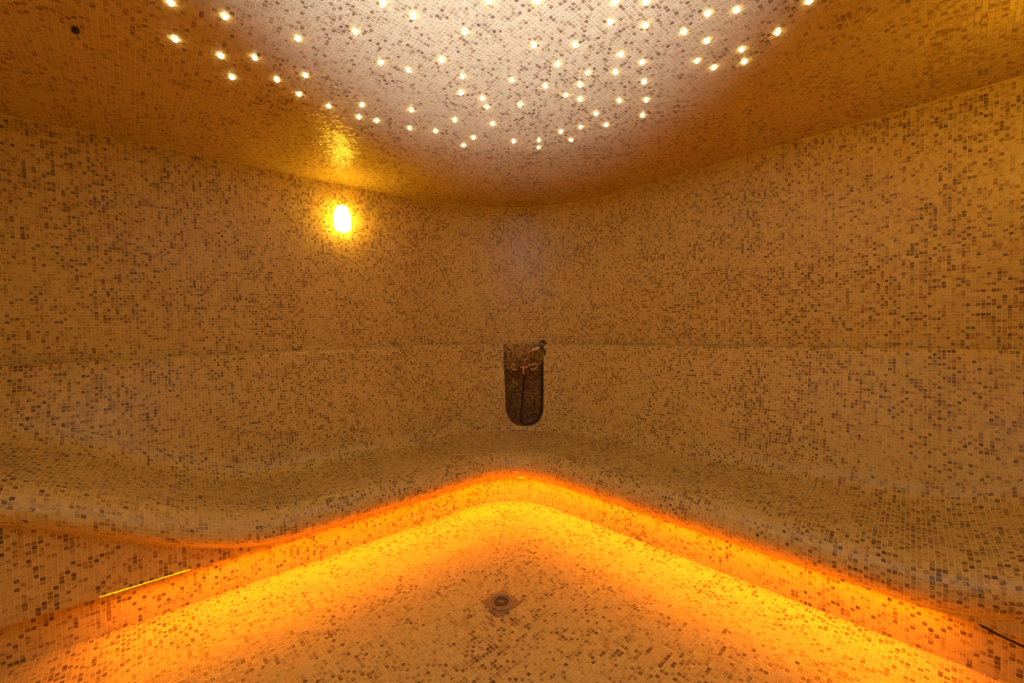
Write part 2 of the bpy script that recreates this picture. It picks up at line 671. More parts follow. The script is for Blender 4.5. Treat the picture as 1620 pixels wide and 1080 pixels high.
def seat_profile(s):
    """control points (o, z relative to seat) for stations s -> array [len(s), n, 2], resampled evenly"""
    ob, on, ol = o_back(s), o_nose(s), o_lip(s)
    zs = np.zeros_like(ob)
    jn = junc(s)
    jr = jn / 0.13
    ctrl = np.stack([
        np.stack([ob - 0.012, zs + jn + 0.03], -1),
        np.stack([ob, zs + jn], -1),
        np.stack([ob + 0.025 * jr, zs + 0.07 * jr], -1),
        np.stack([ob + 0.07 * jr, zs + 0.027 * jr], -1),
        np.stack([ob + 0.15, zs + 0.004], -1),
        np.stack([(ob + on) / 2, zs - 0.004], -1),
        np.stack([on - 0.17, zs + 0.0], -1),
        np.stack([on - 0.08, zs - 0.018], -1),
        np.stack([on - 0.022, zs - 0.066], -1),
        np.stack([on, zs - 0.125], -1),
        np.stack([on - 0.3 * (on - ol), zs - 0.180], -1),
        np.stack([ol, zs - DROP], -1),
        np.stack([ol - 0.02, zs - DROP - 0.03], -1)], 1)
    dense = []
    for i in range(1, ctrl.shape[1] - 2):
        p0, p1, p2, p3 = ctrl[:, i - 1], ctrl[:, i], ctrl[:, i + 1], ctrl[:, i + 2]
        for k in range(10):
            t = k / 10
            dense.append(0.5 * (2 * p1 + (p2 - p0) * t + (2 * p0 - 5 * p1 + 4 * p2 - p3) * t * t + (3 * p1 - p0 - 3 * p2 + p3) * t ** 3))
    dense.append(ctrl[:, -2])
    D = np.stack(dense, 1)
    seg = np.linalg.norm(np.diff(D, axis=1), axis=2)
    cum = np.concatenate([np.zeros((len(s), 1)), np.cumsum(seg, 1)], 1)
    n = int(round(cum[:, -1].mean() / PITCH))
    out = np.empty((len(s), n + 1, 2))
    for r in range(len(s)):
        tt = np.linspace(0, cum[r, -1], n + 1)
        out[r, :, 0] = np.interp(tt, cum[r], D[r, :, 0])
        out[r, :, 1] = np.interp(tt, cum[r], D[r, :, 1])
    return out


S_B0 = -PITCH * round(((WR + 0.95) - TAN) / PITCH)
S_B1 = ARC_B + PITCH * round(((WL + 0.44) - TAN) / PITCH)
b_cols = np.arange(S_B0, S_B1 + 1e-6, PITCH)

bench_base = path(np.array([ARC_B / 2]), 0.4 * U, OREF)[0]
bench = bpy.data.objects.new('mosaic_bench', None)
COL.objects.link(bench)
bench.location = (bench_base[0], bench_base[1], 0)
tag(bench, 'curved corner bench covered in brown and cream mosaic, lit from underneath', 'bench')

# seat -----------------------------------------------------------------
prof = seat_profile(b_cols)
S2 = np.repeat(b_cols[:, None], prof.shape[1], 1)
seat_xy = path(S2, prof[..., 0], OREF)
seat_P = np.concatenate([seat_xy, (z_seat(S2) + prof[..., 1])[..., None]], -1)
seat = link('seat', grid_mesh('seat', seat_P), bench, M_GROUT)
f_seat = Field()
ns = prof.shape[1]


def seat_in(c):
    # faces up and into the room
    o, bl, inw = offset_of(c[:, :2])
    return np.concatenate([inw * 0.8, np.full((len(c), 1), 0.75)], 1)


f_seat.add(seat_P, np.ones((len(b_cols) - 1, ns - 1), bool), seat_in, 0.13, 0.33)

# front panel under the raised ends, then the soffit -----------------------
crease = z_seat(b_cols) - DROP
n_pan = int(math.ceil((crease.max() - ZLIP) / PITCH))
Sp, Kp = np.meshgrid(b_cols, np.arange(n_pan + 1), indexing='ij')
Zp = np.minimum(ZLIP + Kp * PITCH, crease[:, None])
Pp = np.concatenate([path(Sp, o_lip(Sp), OREF), Zp[..., None]], -1)
hgt = Zp[:-1, 1:] - Zp[:-1, :-1]
hgt2 = Zp[1:, 1:] - Zp[1:, :-1]
keep_p = np.minimum(hgt, hgt2) > 0.003
panel = link('front_panel', grid_mesh('front_panel', Pp, keep=np.maximum(hgt, hgt2) > 1e-4), bench, M_GROUT)
f_panel = Field()
f_panel.add(Pp, keep_p, lambda c: np.concatenate([offset_of(c[:, :2])[2], np.zeros((len(c), 1))], 1), 0.15, 0.25,
            np.minimum(hgt, hgt2) < PITCH * 0.98)

lip_t = 0.018
sof_o = np.stack([o_lip(b_cols), o_lip(b_cols) - 0.012, o_lip(b_cols) - 0.016, o_riser(b_cols) - 0.004], 1)
sof_z = np.stack([np.full(len(b_cols), ZLIP)] * 2 + [np.full(len(b_cols), ZLIP + lip_t)] * 2, 1)
Ss = np.repeat(b_cols[:, None], 4, 1)
Psof = np.concatenate([path(Ss, sof_o, OREF), sof_z[..., None]], -1)
link('underside', grid_mesh('underside', Psof, smooth_shade=False), bench, M_GROUT)

# plinth -----------------------------------------------------------------
n_r = int(math.ceil((ZLIP + lip_t) / PITCH))
Sr, Kr = np.meshgrid(b_cols, np.arange(n_r + 1), indexing='ij')
Zr = np.minimum(Kr * PITCH, ZLIP + lip_t)
Pr = np.concatenate([path(Sr, o_riser(Sr), OREF), Zr[..., None]], -1)
plinth = link('plinth', grid_mesh('plinth', Pr), bench, M_GROUT)
f_plinth = Field()
f_plinth.add(Pr, np.ones((len(b_cols) - 1, n_r), bool), lambda c: np.concatenate([offset_of(c[:, :2])[2], np.zeros((len(c), 1))], 1), 0.12, 0.25)

# niche outline: a U open at the top, cut through the backrest --------------
sh_o = at_wall(829, 580)
_o, _b, _in = offset_of(sh_o[:2])
v0 = sh_o[:2] - ARC_O
F_N = (ANG_L - math.atan2(v0[1], v0[0])) / DANG            # fraction round the arc
S_N = F_N * ARC_B                                          # station on the bench
NICHE_W = 0.235                                            # half width at the wall
NICHE_Z = max(float(at_wall(829, 678, 0.21)[2]), ZSEAT + 0.050)                      # bottom of the U
NICHE_R = 0.19
NICHE_D = 0.14                                             # how far the niche cuts back behind the wall face


def s_scale(o):                                            # metres per station unit inside the arc at offset o
    return (RAD - o) / (RAD - OREF)


def niche_sd(x, z):
    """signed distance to the U in wall metres (negative inside)"""
    x = np.abs(x)
    w, r = NICHE_W, NICHE_R
    zc = NICHE_Z + r
    side = x - w
    dx, dz = np.maximum(x - (w - r), 0), np.maximum(zc - z, 0)
    d = np.hypot(dx, dz) - r
    flat = NICHE_Z - z
    return np.where(z > zc, side, np.where(x < w - r, flat, d))


# backrest ---------------------------------------------------------------
def back_off(s, z):
    zl = z_ledge(s, OREF)
    zj = z_seat(s) + junc(s)
    f = np.clip((zl - z) / np.maximum(zl - zj, 0.05), 0, 1)
    return 0.075 + (o_back(s) - 0.075) * f ** 1.25


n_arc = int(round((RAD - 0.15) * DANG / PITCH))
r_cols = np.concatenate([np.arange(S_B0, -PITCH / 2, PITCH), np.linspace(0, ARC_B, n_arc + 1), np.arange(ARC_B + PITCH, S_B1 + 1e-6, PITCH)])
zmin = z_seat(r_cols) + junc(r_cols)
zl_c = z_ledge(r_cols, OREF)
n_b = int(math.ceil((zl_c.max() - zmin.min()) / PITCH))
Sb, Kb = np.meshgrid(r_cols, np.arange(n_b + 1), indexing='ij')
Zb = np.maximum(zl_c[:, None] - 0.026 - Kb * PITCH, zmin[:, None])
Ob = back_off(Sb, Zb)
top_o = np.stack([np.zeros(len(r_cols)), np.full(len(r_cols), 0.040), np.full(len(r_cols), 0.065)], 1)
top_z = np.stack([zl_c, zl_c, zl_c - 0.008], 1)
Sall = np.concatenate([np.repeat(r_cols[:, None], 3, 1), Sb], 1)
Oall = np.concatenate([top_o, Ob], 1)
Zall = np.concatenate([top_z, Zb], 1)
X_w = (Sall - S_N) * s_scale(0.0)                           # distance from the niche axis, measured at the wall
sd = niche_sd(X_w, Zall)
inside = sd < 0
# corners inside the U slide out on to its outline
eps = 1e-3
gx = (niche_sd(X_w + eps, Zall) - niche_sd(X_w - eps, Zall)) / (2 * eps)
gz = (niche_sd(X_w, Zall + eps) - niche_sd(X_w, Zall - eps)) / (2 * eps)
near = inside & (sd > -0.05)
S_m = np.where(near, Sall - gx * sd / s_scale(0.0), Sall)
Z_m = np.where(near, Zall - gz * sd, Zall)
Pb = np.concatenate([path(S_m, Oall, OREF), Z_m[..., None]], -1)
cell_in = inside[:-1, :-1].astype(int) + inside[1:, :-1] + inside[1:, 1:] + inside[:-1, 1:]
dz_cell = np.abs(Zall[:-1, :-1] - Zall[:-1, 1:]) + np.abs(Oall[:-1, :-1] - Oall[:-1, 1:])
keep_b = (cell_in < 4) & (dz_cell > 0.003)
backrest = link('backrest', grid_mesh('backrest', Pb, keep=(cell_in < 4) & (dz_cell > 1e-5)), bench, M_GROUT)
f_back = Field()
f_back.add(Pb, keep_b, lambda c: np.concatenate([offset_of(c[:, :2])[2], np.full((len(c), 1), 0.2)], 1), 0.15, 0.35,
           (cell_in > 0) | (dz_cell < PITCH * 0.9))

# niche lining: strip of tiles round the U, and the wall behind it -----------------
zt = float(z_ledge(np.array([S_N]), OREF)[0])
outl = [(-NICHE_W, zt - k * PITCH) for k in range(int((zt - NICHE_Z - NICHE_R) / PITCH) + 1)]
na = 14
for k in range(na + 1):
    w = math.pi + (math.pi / 2) * k / na
    outl.append((-(NICHE_W - NICHE_R) + NICHE_R * math.cos(w), NICHE_Z + NICHE_R + NICHE_R * math.sin(w)))
outl += [(x, NICHE_Z) for x in np.linspace(-(NICHE_W - NICHE_R), NICHE_W - NICHE_R, 6)[1:-1]]
outl = outl + [(-x, z) for x, z in reversed(outl[:-4])]
outl = np.array(outl)
so = S_N + outl[:, 0] / s_scale(0.0)
depth = back_off(so, outl[:, 1]) * np.clip((zt - outl[:, 1]) / 0.03, 0.05, 1)
nd = 12
Sn = np.repeat(so[:, None], nd + 1, 1)


def niche_back(z):
    return -NICHE_D * smooth((zt - z - 0.04) / 0.42)


inner = niche_back(outl[:, 1])
nd = 18
Sn = np.repeat(so[:, None], nd + 1, 1)
On = depth[:, None] + (inner - depth)[:, None] * np.linspace(0, 1, nd + 1)[None]
Pn = np.concatenate([path(Sn, On, OREF), np.repeat(outl[:, 1:2], nd + 1, 1)[..., None]], -1)
niche = link('niche_lining', grid_mesh('niche_lining', Pn), bench, M_GROUT_SHADE)
f_niche = Field()
axis = np.array([*path(np.array([S_N]), 0.12, OREF)[0], NICHE_Z + 0.35])
Z_SHADE = zt - 0.29  # tiles below this height go dark, niche shade put into their tone
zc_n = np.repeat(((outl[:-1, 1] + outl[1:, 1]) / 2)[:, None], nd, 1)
f_niche.add(Pn, zc_n >= Z_SHADE, lambda c: axis - c, 0.2, 0.35)
f_niche.add(Pn, zc_n < Z_SHADE, lambda c: axis - c, 0.80, 0.19)
ncx = np.arange(-NICHE_W - 0.0, NICHE_W + 1e-6, 2 * NICHE_W / 23)
Xn, Zn = np.meshgrid(ncx, zt - np.arange(int((zt - NICHE_Z) / PITCH) + 2) * PITCH, indexing='ij')
Pnb = np.concatenate([path(S_N + Xn / s_scale(0.0), niche_back(Zn), OREF), Zn[..., None]], -1)
nb_in = niche_sd(Xn, Zn) < 0.014
kn = nb_in[:-1, :-1] & nb_in[1:, :-1] & nb_in[1:, 1:] & nb_in[:-1, 1:]
zc_b = (Zn[:-1, :-1] + Zn[1:, 1:]) / 2
f_niche.add(Pnb, kn & (zc_b >= Z_SHADE), to_room, 0.2, 0.35)
f_niche.add(Pnb, kn & (zc_b < Z_SHADE), to_room, 0.80, 0.19)
link('niche_back', grid_mesh('niche_back', Pnb, keep=kn | True), bench, M_GROUT_SHADE)


# end caps of the bench (out of view)
def end_cap(si):
    s = b_cols[si]
    zs = float(z_seat(np.array([s]))[0])
    pr = seat_profile(b_cols)[si]
    zl = float(z_ledge(np.array([s]), OREF)[0])
    pts = [(0, 0), (0, zl), (0.05, zl - 0.01)] + [(float(o), zs + float(z)) for o, z in pr[::3]]
    pts += [(float(o_lip(np.array([s]))[0]), ZLIP), (float(o_riser(np.array([s]))[0]), ZLIP + 0.01), (float(o_riser(np.array([s]))[0]), 0)]
    v = [(*path(np.array([s]), o, OREF)[0], z) for o, z in pts]
    link('end_panel', py_mesh('end_panel', v, [tuple(range(len(v)))]), bench, M_GROUT)


end_cap(0)
end_cap(len(b_cols) - 1)

# ------------------------------------------------------------------ floor
gA, gB = math.radians(48.5), math.radians(-43.5)
eA = np.array([math.sin(gA), math.cos(gA)])
eB = np.array([math.sin(gB), math.cos(gB)])
drain_c = at_height(793, 953, 0.0)[:2]


def plan_grid(n_lo, n_hi, m_lo, m_hi, org):
    i, j = np.meshgrid(np.arange(n_lo, n_hi + 1), np.arange(m_lo, m_hi + 1), indexing='ij')
    return org + (i[..., None] * eA + j[..., None] * eB) * PITCH


def clip_grid(G, thresh):
    o, bl, inw = offset_of(G)
    t = thresh(bl)
    out = o < t
    d = np.where(out, t - o, 0)
    Gc = G + inw * np.minimum(d, 0.04)[..., None]
    k = out[:-1, :-1].astype(int) + out[1:, :-1] + out[1:, 1:] + out[:-1, 1:]
    return Gc, k < 4, (k > 0)


def rear_clip(c):
    return (c @ nL > BACK_L + 0.0) & (c @ nR > BACK_R + 0.0)


def front_of_camera(c, back):
    return c[..., 1] > back


def big_poly(name, z_of, grow, mat, label):
    """grout bed under the tiles, whole room"""
    i, j = np.meshgrid(np.linspace(BACK_L, WL + grow, 90), np.linspace(BACK_R, WR + grow, 90), indexing='ij')
    A = np.linalg.inv(np.array([nL, nR]))
    pts = np.stack([i, j], -1) @ A.T
    P = np.concatenate([pts, z_of(pts)[..., None]], -1)
    o = link(name, grid_mesh(name, P), None, mat)
    tag(o, label, kind='structure')
    return o


floor = big_poly('floor', lambda p: np.zeros(p.shape[:-1]), 0.02, M_GROUT, 'mosaic floor glowing orange around the square drain')
F_G = plan_grid(-125, 110, -110, 110, drain_c)
F_C, keepF, clipF = clip_grid(F_G, lambda b: (0.610 * (1 - b) + 0.730 * b) * U + 0.001)
cF = (F_C[:-1, :-1] + F_C[1:, 1:]) / 2
keepF &= rear_clip(cF) & front_of_camera(cF, 0.25)
rel = cF - drain_c
keepF &= ~((np.abs(rel @ eA) < 0.066) & (np.abs(rel @ eB) < 0.066))
f_floor = Field()
f_floor.add(np.concatenate([F_C, np.zeros(F_C.shape[:2] + (1,))], -1), keepF, lambda c: np.tile([0, 0, 1.0], (len(c), 1)), 0.10, 0.26, clipF)

# ------------------------------------------------------------------ ceiling
ceiling = big_poly('ceiling', lambda p: ceil_z(p) + 0.0005, 0.01, M_GROUT, 'mosaic ceiling with a shallow dome full of tiny star lights')
C_G = plan_grid(-130, 190, -140, 180, DOME_C)
C_C, keepC, clipC = clip_grid(C_G, lambda b: 0.003 + 0 * b)
cC = (C_C[:-1, :-1] + C_C[1:, 1:]) / 2
relc = np.hypot(cC[..., 0], cC[..., 1])
keepC &= rear_clip(cC) & front_of_camera(cC, 0.35)
f_ceil = Field()
f_ceil.rough = 0.045
f_ceil.add(np.concatenate([C_C, ceil_z(C_C)[..., None]], -1), keepC, lambda c: np.tile([0, 0, -1.0], (len(c), 1)), 0.13, 0.24, clipC, 0.74)

# thin bead where the wall meets the ceiling
sb = np.linspace(S_LEFT_TILED, S_RIGHT_TILED, 220)
bead = tube('trim_1', [(*p, ZC - 0.004) for p in path(sb, 0.004)], 0.0045, 6)
tag(link('trim_1', bead, None, M_GROUT), 'thin pale bead along the joint of wall and ceiling', kind='structure')

lay([(f_wl, wall_left)])
lay([(f_wr, wall_right)])
lay([(f_floor, floor)])
lay([(f_ceil, ceiling)])
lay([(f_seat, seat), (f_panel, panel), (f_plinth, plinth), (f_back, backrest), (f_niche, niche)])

# ------------------------------------------------------------------ LED strip under the bench
def led_strip():
    root = bpy.data.objects.new('led_strip', None)
    COL.objects.link(root)
    s_a = -((WR - 0.0) / abs(nR @ dL) - TAN)        # starts where the bare end shows
    s_b = ARC_B + (WL - 0.20 * U) / abs(nL @ dR) - TAN
    n = 260
    s = np.linspace(s_a, s_b, n)
    mid = path(np.array([ARC_B / 2]), 0.7 * U, OREF)[0]
    root.location = (mid[0], mid[1], ZLIP)
    tag(root, 'thin glowing amber light strip under the lip of the bench', 'light strip')
    rc = (WR / U) - (TAN - s) / U * abs(nR @ dL)
    # the strip has come loose and hangs below the lip at its left end, and a little in the corner
    sag = np.where(s < 0, 1 - smooth((rc - 0.262) / 0.03), 0)
    f = s / ARC_B
    sag = np.maximum(sag, np.where(np.abs(f - 0.46) < 0.05, 0.9, 0))
    z = ZLIP + 0.002 - 0.0012 * sag
    o0 = o_lip(s) - 0.015 + 0.013 * sag
    TILT = 0.60                                              # the strip faces down and a little into the room
    def edge(o, dz):
        return np.concatenate([path(s, o, OREF), (z + dz)[:, None]], 1)
    w, th = 0.010, 0.003
    ct, st = math.cos(TILT), math.sin(TILT)
    a0, a1 = edge(o0 - w * ct, -w * st), edge(o0, 0.0)       # lower, upper edge of the glowing face
    b0, b1 = edge(o0 - w * ct - th * st, -w * st + th * ct), edge(o0 - th * st, th * ct)
    def strip(rows):
        V = np.concatenate(rows)
        Fc = [(r * n + k, r * n + k + 1, (r + 1) * n + k + 1, (r + 1) * n + k) for r in range(len(rows) - 1) for k in range(n - 1)]
        return V, Fc
    V, Fc = strip([a1, a0])
    link('diode_band', py_mesh('diode_band', V, Fc), root, M_LED)
    V, Fc = strip([a0, b0, b1, a1])
    link('backing_tape', py_mesh('backing_tape', V, Fc), root, M_WHITE_PLASTIC)


led_strip()


# ------------------------------------------------------------------ wall lamps
def frame_at(p, out):
    """matrix with local y = out of the wall, z = up"""
    y = Vector((out[0], out[1], 0)).normalized()
    z = Vector((0, 0, 1))
    x = y.cross(z)
    return Matrix(((x.x, y.x, z.x, p[0]), (x.y, y.y, z.y, p[1]), (x.z, y.z, z.z, p[2]), (0, 0, 0, 1)))


def outline(k, n, w, h):
    """egg shaped outline: narrow rounded top, fuller blunt bottom"""
    a = 2 * math.pi * k / n
    ca, sa = math.cos(a), math.sin(a)
    e = 0.68
    x = math.copysign(abs(ca) ** e, ca) * w
    z = math.copysign(abs(sa) ** e, sa) * h
    x *= 1.0 - 0.15 * (z / h)
    return x, z


def wall_lamp(p, out, label):
    root = bpy.data.objects.new('wall_lamp', None)
    COL.objects.link(root)
    root.matrix_world = frame_at(p, out)
    M = root.matrix_world.copy()
    root.matrix_basis = M
    tag(root, label, 'lamp', 'oval wall lamps')
    n, w, h = 32, 0.073, 0.122
    V, Fc = [], []
    for y, k in ((0.0, 0.80), (0.045, 0.86), (0.050, 0.80)):
        for i in range(n):
            x, z = outline(i, n, w * k, h * k)
            V.append(M @ Vector((x, y, z)))
    for r in range(2):
        for i in range(n):
            i2 = (i + 1) % n
            Fc.append((r * n + i, r * n + i2, (r + 1) * n + i2, (r + 1) * n + i))
    Fc += [tuple(range(n)), tuple(2 * n + i for i in reversed(range(n)))]
    link('base_plate', py_mesh('base_plate', V, Fc), root, M_WHITE_PLASTIC)
    V, Fc = [], []
    rings = [(0.048, 1.0), (0.062, 0.97), (0.085, 0.90), (0.105, 0.76), (0.118, 0.56), (0.125, 0.30), (0.127, 0.08)]
    for y, k in rings:
        for i in range(n):
            x, z = outline(i, n, w * k, h * k)
            V.append(M @ Vector((x, y, z)))
    for r in range(len(rings) - 1):
        for i in range(n):
            i2 = (i + 1) % n
            Fc.append((r * n + i, r * n + i2, (r + 1) * n + i2, (r + 1) * n + i))
    Fc += [tuple(range(n)), tuple((len(rings) - 1) * n + i for i in reversed(range(n)))]
    link('glass_shade', py_mesh('glass_shade', V, Fc, True), root, M_LAMP)
    return root


lp = at_wall(539, 348)
wall_lamp(lp, -nL, 'glowing oval wall lamp on the upper left mosaic wall')
# the same lamp out of view at right, plus one added for fill at left
lamp_z = float(lp[2])
A_INV = np.linalg.inv(np.array([nL, nR]))
p2 = A_INV @ np.array([STUB_L, 1.85 * U])
wall_lamp((*p2, lamp_z + 0.10), nL, 'glowing oval wall lamp on the rear wall behind the right edge of the view')
p3 = A_INV @ np.array([0.25 * U, BACK_R])
wall_lamp((*p3, lamp_z - 0.2), nR, 'unseen oval lamp added on the rear wall at left as fill light')

# ------------------------------------------------------------------ star lights
STARS = [(270, 3), (356, 25), (277, 61), (349, 87), (403, 90), (471, 60), (367, 121), (438, 125), (483, 118), (473, 148), (520, 167)]
for x, y in [(68, 147), (197, 15), (340, 75), (585, 150), (188, 293), (318, 330), (475, 282), (575, 360), (568, 438), (670, 465), (690, 505),
             (97, 495), (83, 553), (167, 570), (333, 520), (325, 605), (447, 620), (538, 568), (627, 650), (580, 687), (718, 585), (810, 377),
             (850, 495), (818, 668), (938, 663), (936, 697), (1042, 622), (1090, 662), (1137, 600), (1208, 537), (1257, 590), (1133, 468),
             (1065, 448), (1133, 400), (968, 405), (1027, 302), (915, 210), (1110, 210), (1168, 343), (1302, 340), (1325, 256), (1428, 293),
             (1437, 385), (1320, 475), (1447, 472), (1430, 545), (1277, 105), (1443, 118), (1300, 8), (1447, 8), (700, 2), (932, 2)]:
    STARS.append((540 + x / 3, y / 3))
for x, y in [(118, 62), (255, 45), (450, 150), (115, 190), (280, 232), (68, 285), (148, 317), (293, 290), (5, 148), (600, 2)]:
    STARS.append((1080 + x / 3, y / 3))
star_mesh = lathe('star_light', [(0.011, 0.004), (0.0118, -0.003), (0.0105, -0.008), (0.007, -0.0120), (0.002, -0.0135)], None, 10)
star_mesh.materials.append(M_STAR)
SPECIAL = {(277, 61): 'star light at the left rim of the dome, nearest to the black plug',
           (540 + 936 / 3, 697 / 3): 'lower star light of the close pair at the corner side of the dome',
           (540 + 938 / 3, 663 / 3): 'upper star light of the close pair at the corner side of the dome',
           (520, 167): 'star light closest to the bright lamp reflection on the ceiling',
           (1080 + 450 / 3, 50): 'lone star light at the right of the dome, apart from the others',
           (1080 + 115 / 3, 190 / 3): 'faint star light between the two pairs at the right of the dome'}
for u, v in STARS:
    p = at_ceiling(u, v)
    o = bpy.data.objects.new('star_light', star_mesh)
    COL.objects.link(o)
    o.location = (p[0], p[1], p[2] - 0.001)
    tag(o, SPECIAL.get((u, v), 'tiny warm white star light scattered among others in the mosaic dome'), 'star light', 'fibre optic stars in the ceiling')

# ------------------------------------------------------------------ unseen white light added at the rear to brighten the dome
def added_uplight():
    pos = Vector((*(PB + (DOME_C - PB) * 0.10), 0.95))
    aim = Vector((DOME_C[0], DOME_C[1] - 0.55, ZC + DOME_H))
    d = (aim - pos).normalized()
    q = d.to_track_quat('-Z', 'Y')
    root = bpy.data.objects.new('added_dome_light', None)
    COL.objects.link(root)
    root.location = pos
    tag(root, 'unseen white light added at the rear to brighten the star dome', 'added light')
    M = Matrix.Translation(pos) @ q.to_matrix().to_4x4()
    link('added_light_housing', lathe('added_light_housing', [(0.02, 0.09), (0.045, 0.085), (0.05, 0.02), (0.05, 0.012)], M, 20), root, M_DARK)  # housing and bracket invented to carry the added light
    link('bracket', tube('bracket', [pos - d * 0.06, pos - d * 0.06 + Vector((*( PB - DOME_C).tolist(), 0)).normalized() * 0.20], 0.012, 10), root, M_DARK)
    ld = bpy.data.lights.new('dome_fill_spot', 'SPOT')
    ld.energy = SPOT_POWER
    ld.color = SPOT_COLOR
    ld.spot_size = math.radians(41)
    ld.spot_blend = 1.0
    ld.shadow_soft_size = 0.04
    lo = bpy.data.objects.new('dome_fill_spot', ld)
    COL.objects.link(lo)
    lo.parent = root
    lo.matrix_parent_inverse = root_inverse(root)
    lo.matrix_basis = M


added_uplight()


# ------------------------------------------------------------------ shower mixer in the niche
def shower():
    _, _, inw = offset_of(sh_o[:2])
    root = bpy.data.objects.new('shower_mixer', None)
    COL.objects.link(root)
    sh_m = at_wall(829, 580, -0.03)
    M = frame_at(sh_m, inw)
    # local x must run to the right as seen from the room
    x = Vector((M[0][0], M[1][0], M[2][0]))
    fl = -1.0 if x.x < 0 else 1.0
    root.matrix_basis = M
    zb = NICHE_Z + 0.014 - float(sh_m[2])                  # the hose rests on the niche floor
    tag(root, 'antique brass shower mixer with a hand shower and looping hose in the corner niche', 'shower mixer')

    def T(p):
        return M @ Vector((p[0] * fl, p[1], p[2]))

    def tb(name, pts, r, mat, parent=root, per=6, sides=10):
        sp = spline(pts, per) if len(pts) > 2 else [np.array(pts[0], float), np.array(pts[1], float)]
        if not isinstance(r, (int, float)):
            r = np.interp(np.linspace(0, 1, len(sp)), np.linspace(0, 1, len(r)), r).tolist()
        return link(name, tube(name, [T(p) for p in sp], r, sides), parent, mat)

    # wall connections
    for sx in (-1, 1):
        tb('wall_flange', [(sx * 0.07, -0.055, 0.0), (sx * 0.07, -0.030, 0.0)], 0.030, M_BRASS, sides=18)
        tb('inlet_elbow', [(sx * 0.07, -0.050, 0.0), (sx * 0.07, 0.045, 0.0), (sx * 0.062, 0.07, 0.0)], 0.013, M_BRASS)
    body = tb('body', [(-0.085, 0.075, 0.0), (-0.055, 0.075, 0.0), (-0.02, 0.08, 0.0), (0.0, 0.08, 0.0), (0.02, 0.08, 0.0), (0.055, 0.075, 0.0), (0.085, 0.075, 0.0)],
              [0.018, 0.017, 0.020, 0.026, 0.020, 0.017, 0.018], M_BRASS, sides=14)
    tb('diverter_column', [(0.0, 0.08, -0.005), (0.002, 0.08, 0.035), (0.006, 0.08, 0.065), (0.02, 0.08, 0.085)], [0.022, 0.014, 0.012, 0.010], M_BRASS, body)
    # ram-horn lever handles
    for sx in (-1, 1):
        h = tb('handle', [(sx * 0.060, 0.085, -0.004), (sx * 0.085, 0.115, -0.020), (sx * 0.115, 0.120, -0.018), (sx * 0.138, 0.118, 0.004),
                          (sx * 0.132, 0.116, 0.034), (sx * 0.108, 0.116, 0.040), (sx * 0.092, 0.116, 0.024)],
               [0.013, 0.011, 0.0095, 0.009, 0.0085, 0.008, 0.010], M_BRASS)
        tb('handle_cap', [(sx * 0.060, 0.076, 0.0), (sx * 0.060, 0.105, -0.004)], 0.019, M_DARK, h, sides=14)
    # spout pointing down at the front
    tb('spout', [(0.0, 0.085, 0.030), (-0.002, 0.125, 0.022), (-0.004, 0.150, -0.010), (-0.005, 0.150, -0.045), (-0.005, 0.148, -0.068)],
       [0.014, 0.014, 0.013, 0.014, 0.016], M_BRASS, sides=14)
    # cradle
    cr = tb('cradle', [(0.020, 0.08, 0.083), (0.026, 0.085, 0.098)], [0.010, 0.014], M_BRASS)
    pts = [(0.026 + 0.036 * math.cos(a), 0.09 + 0.030 * math.sin(a), 0.100 + 0.010 * math.cos(2 * a)) for a in np.linspace(-math.pi * 0.1, math.pi * 1.5, 12)]
    tb('fork', pts, 0.0085, M_BRASS, cr, per=3, sides=8)
    # hand shower
    hs = tb('handset_neck', [(0.030, 0.095, 0.098), (0.044, 0.10, 0.130), (0.062, 0.10, 0.168), (0.088, 0.10, 0.188), (0.100, 0.10, 0.193)],
            [0.008, 0.008, 0.009, 0.013, 0.014], M_BRASS)
    tb('grip', [(0.098, 0.10, 0.192), (0.115, 0.10, 0.200), (0.135, 0.10, 0.207), (0.160, 0.10, 0.215), (0.178, 0.10, 0.219)],
       [0.0145, 0.0165, 0.017, 0.0165, 0.014], M_CERAMIC, hs, sides=14)
    tb('collar', [(0.176, 0.10, 0.218), (0.200, 0.10, 0.224), (0.212, 0.10, 0.240)], [0.013, 0.016, 0.020], M_DARK, hs, sides=12)
    hd = Matrix.Translation(T((0.216, 0.095, 0.262))) @ Vector((0, 0, 1)).rotation_difference((M.to_3x3() @ Vector((0.10 * fl, 0.85, 0.35))).normalized()).to_matrix().to_4x4()
    link('shower_head', lathe('shower_head', [(0.012, -0.040), (0.024, -0.030), (0.036, -0.008), (0.039, 0.008), (0.037, 0.016), (0.028, 0.020), (0.008, 0.021)], hd, 22), hs, M_DARK)
    # hose
    hose = [(-0.004, 0.085, -0.020), (-0.004, 0.090, -0.09), (-0.010, 0.110, -0.20), (-0.026, 0.150, -0.40), (-0.044, 0.185, zb + 0.10), (-0.040, 0.20, zb + 0.025),
            (-0.010, 0.21, zb), (0.06, 0.21, zb), (0.115, 0.20, zb + 0.018), (0.160, 0.19, zb + 0.065), (0.182, 0.17, zb + 0.14), (0.192, 0.15, -0.36), (0.197, 0.12, -0.20),
            (0.204, 0.11, 0.0), (0.224, 0.125, 0.09), (0.236, 0.13, 0.150), (0.226, 0.12, 0.196), (0.206, 0.10, 0.222)]
    tb('hose', hose, [0.009] * 14 + [0.010, 0.012, 0.012, 0.011], M_HOSE, per=7, sides=9)


shower()


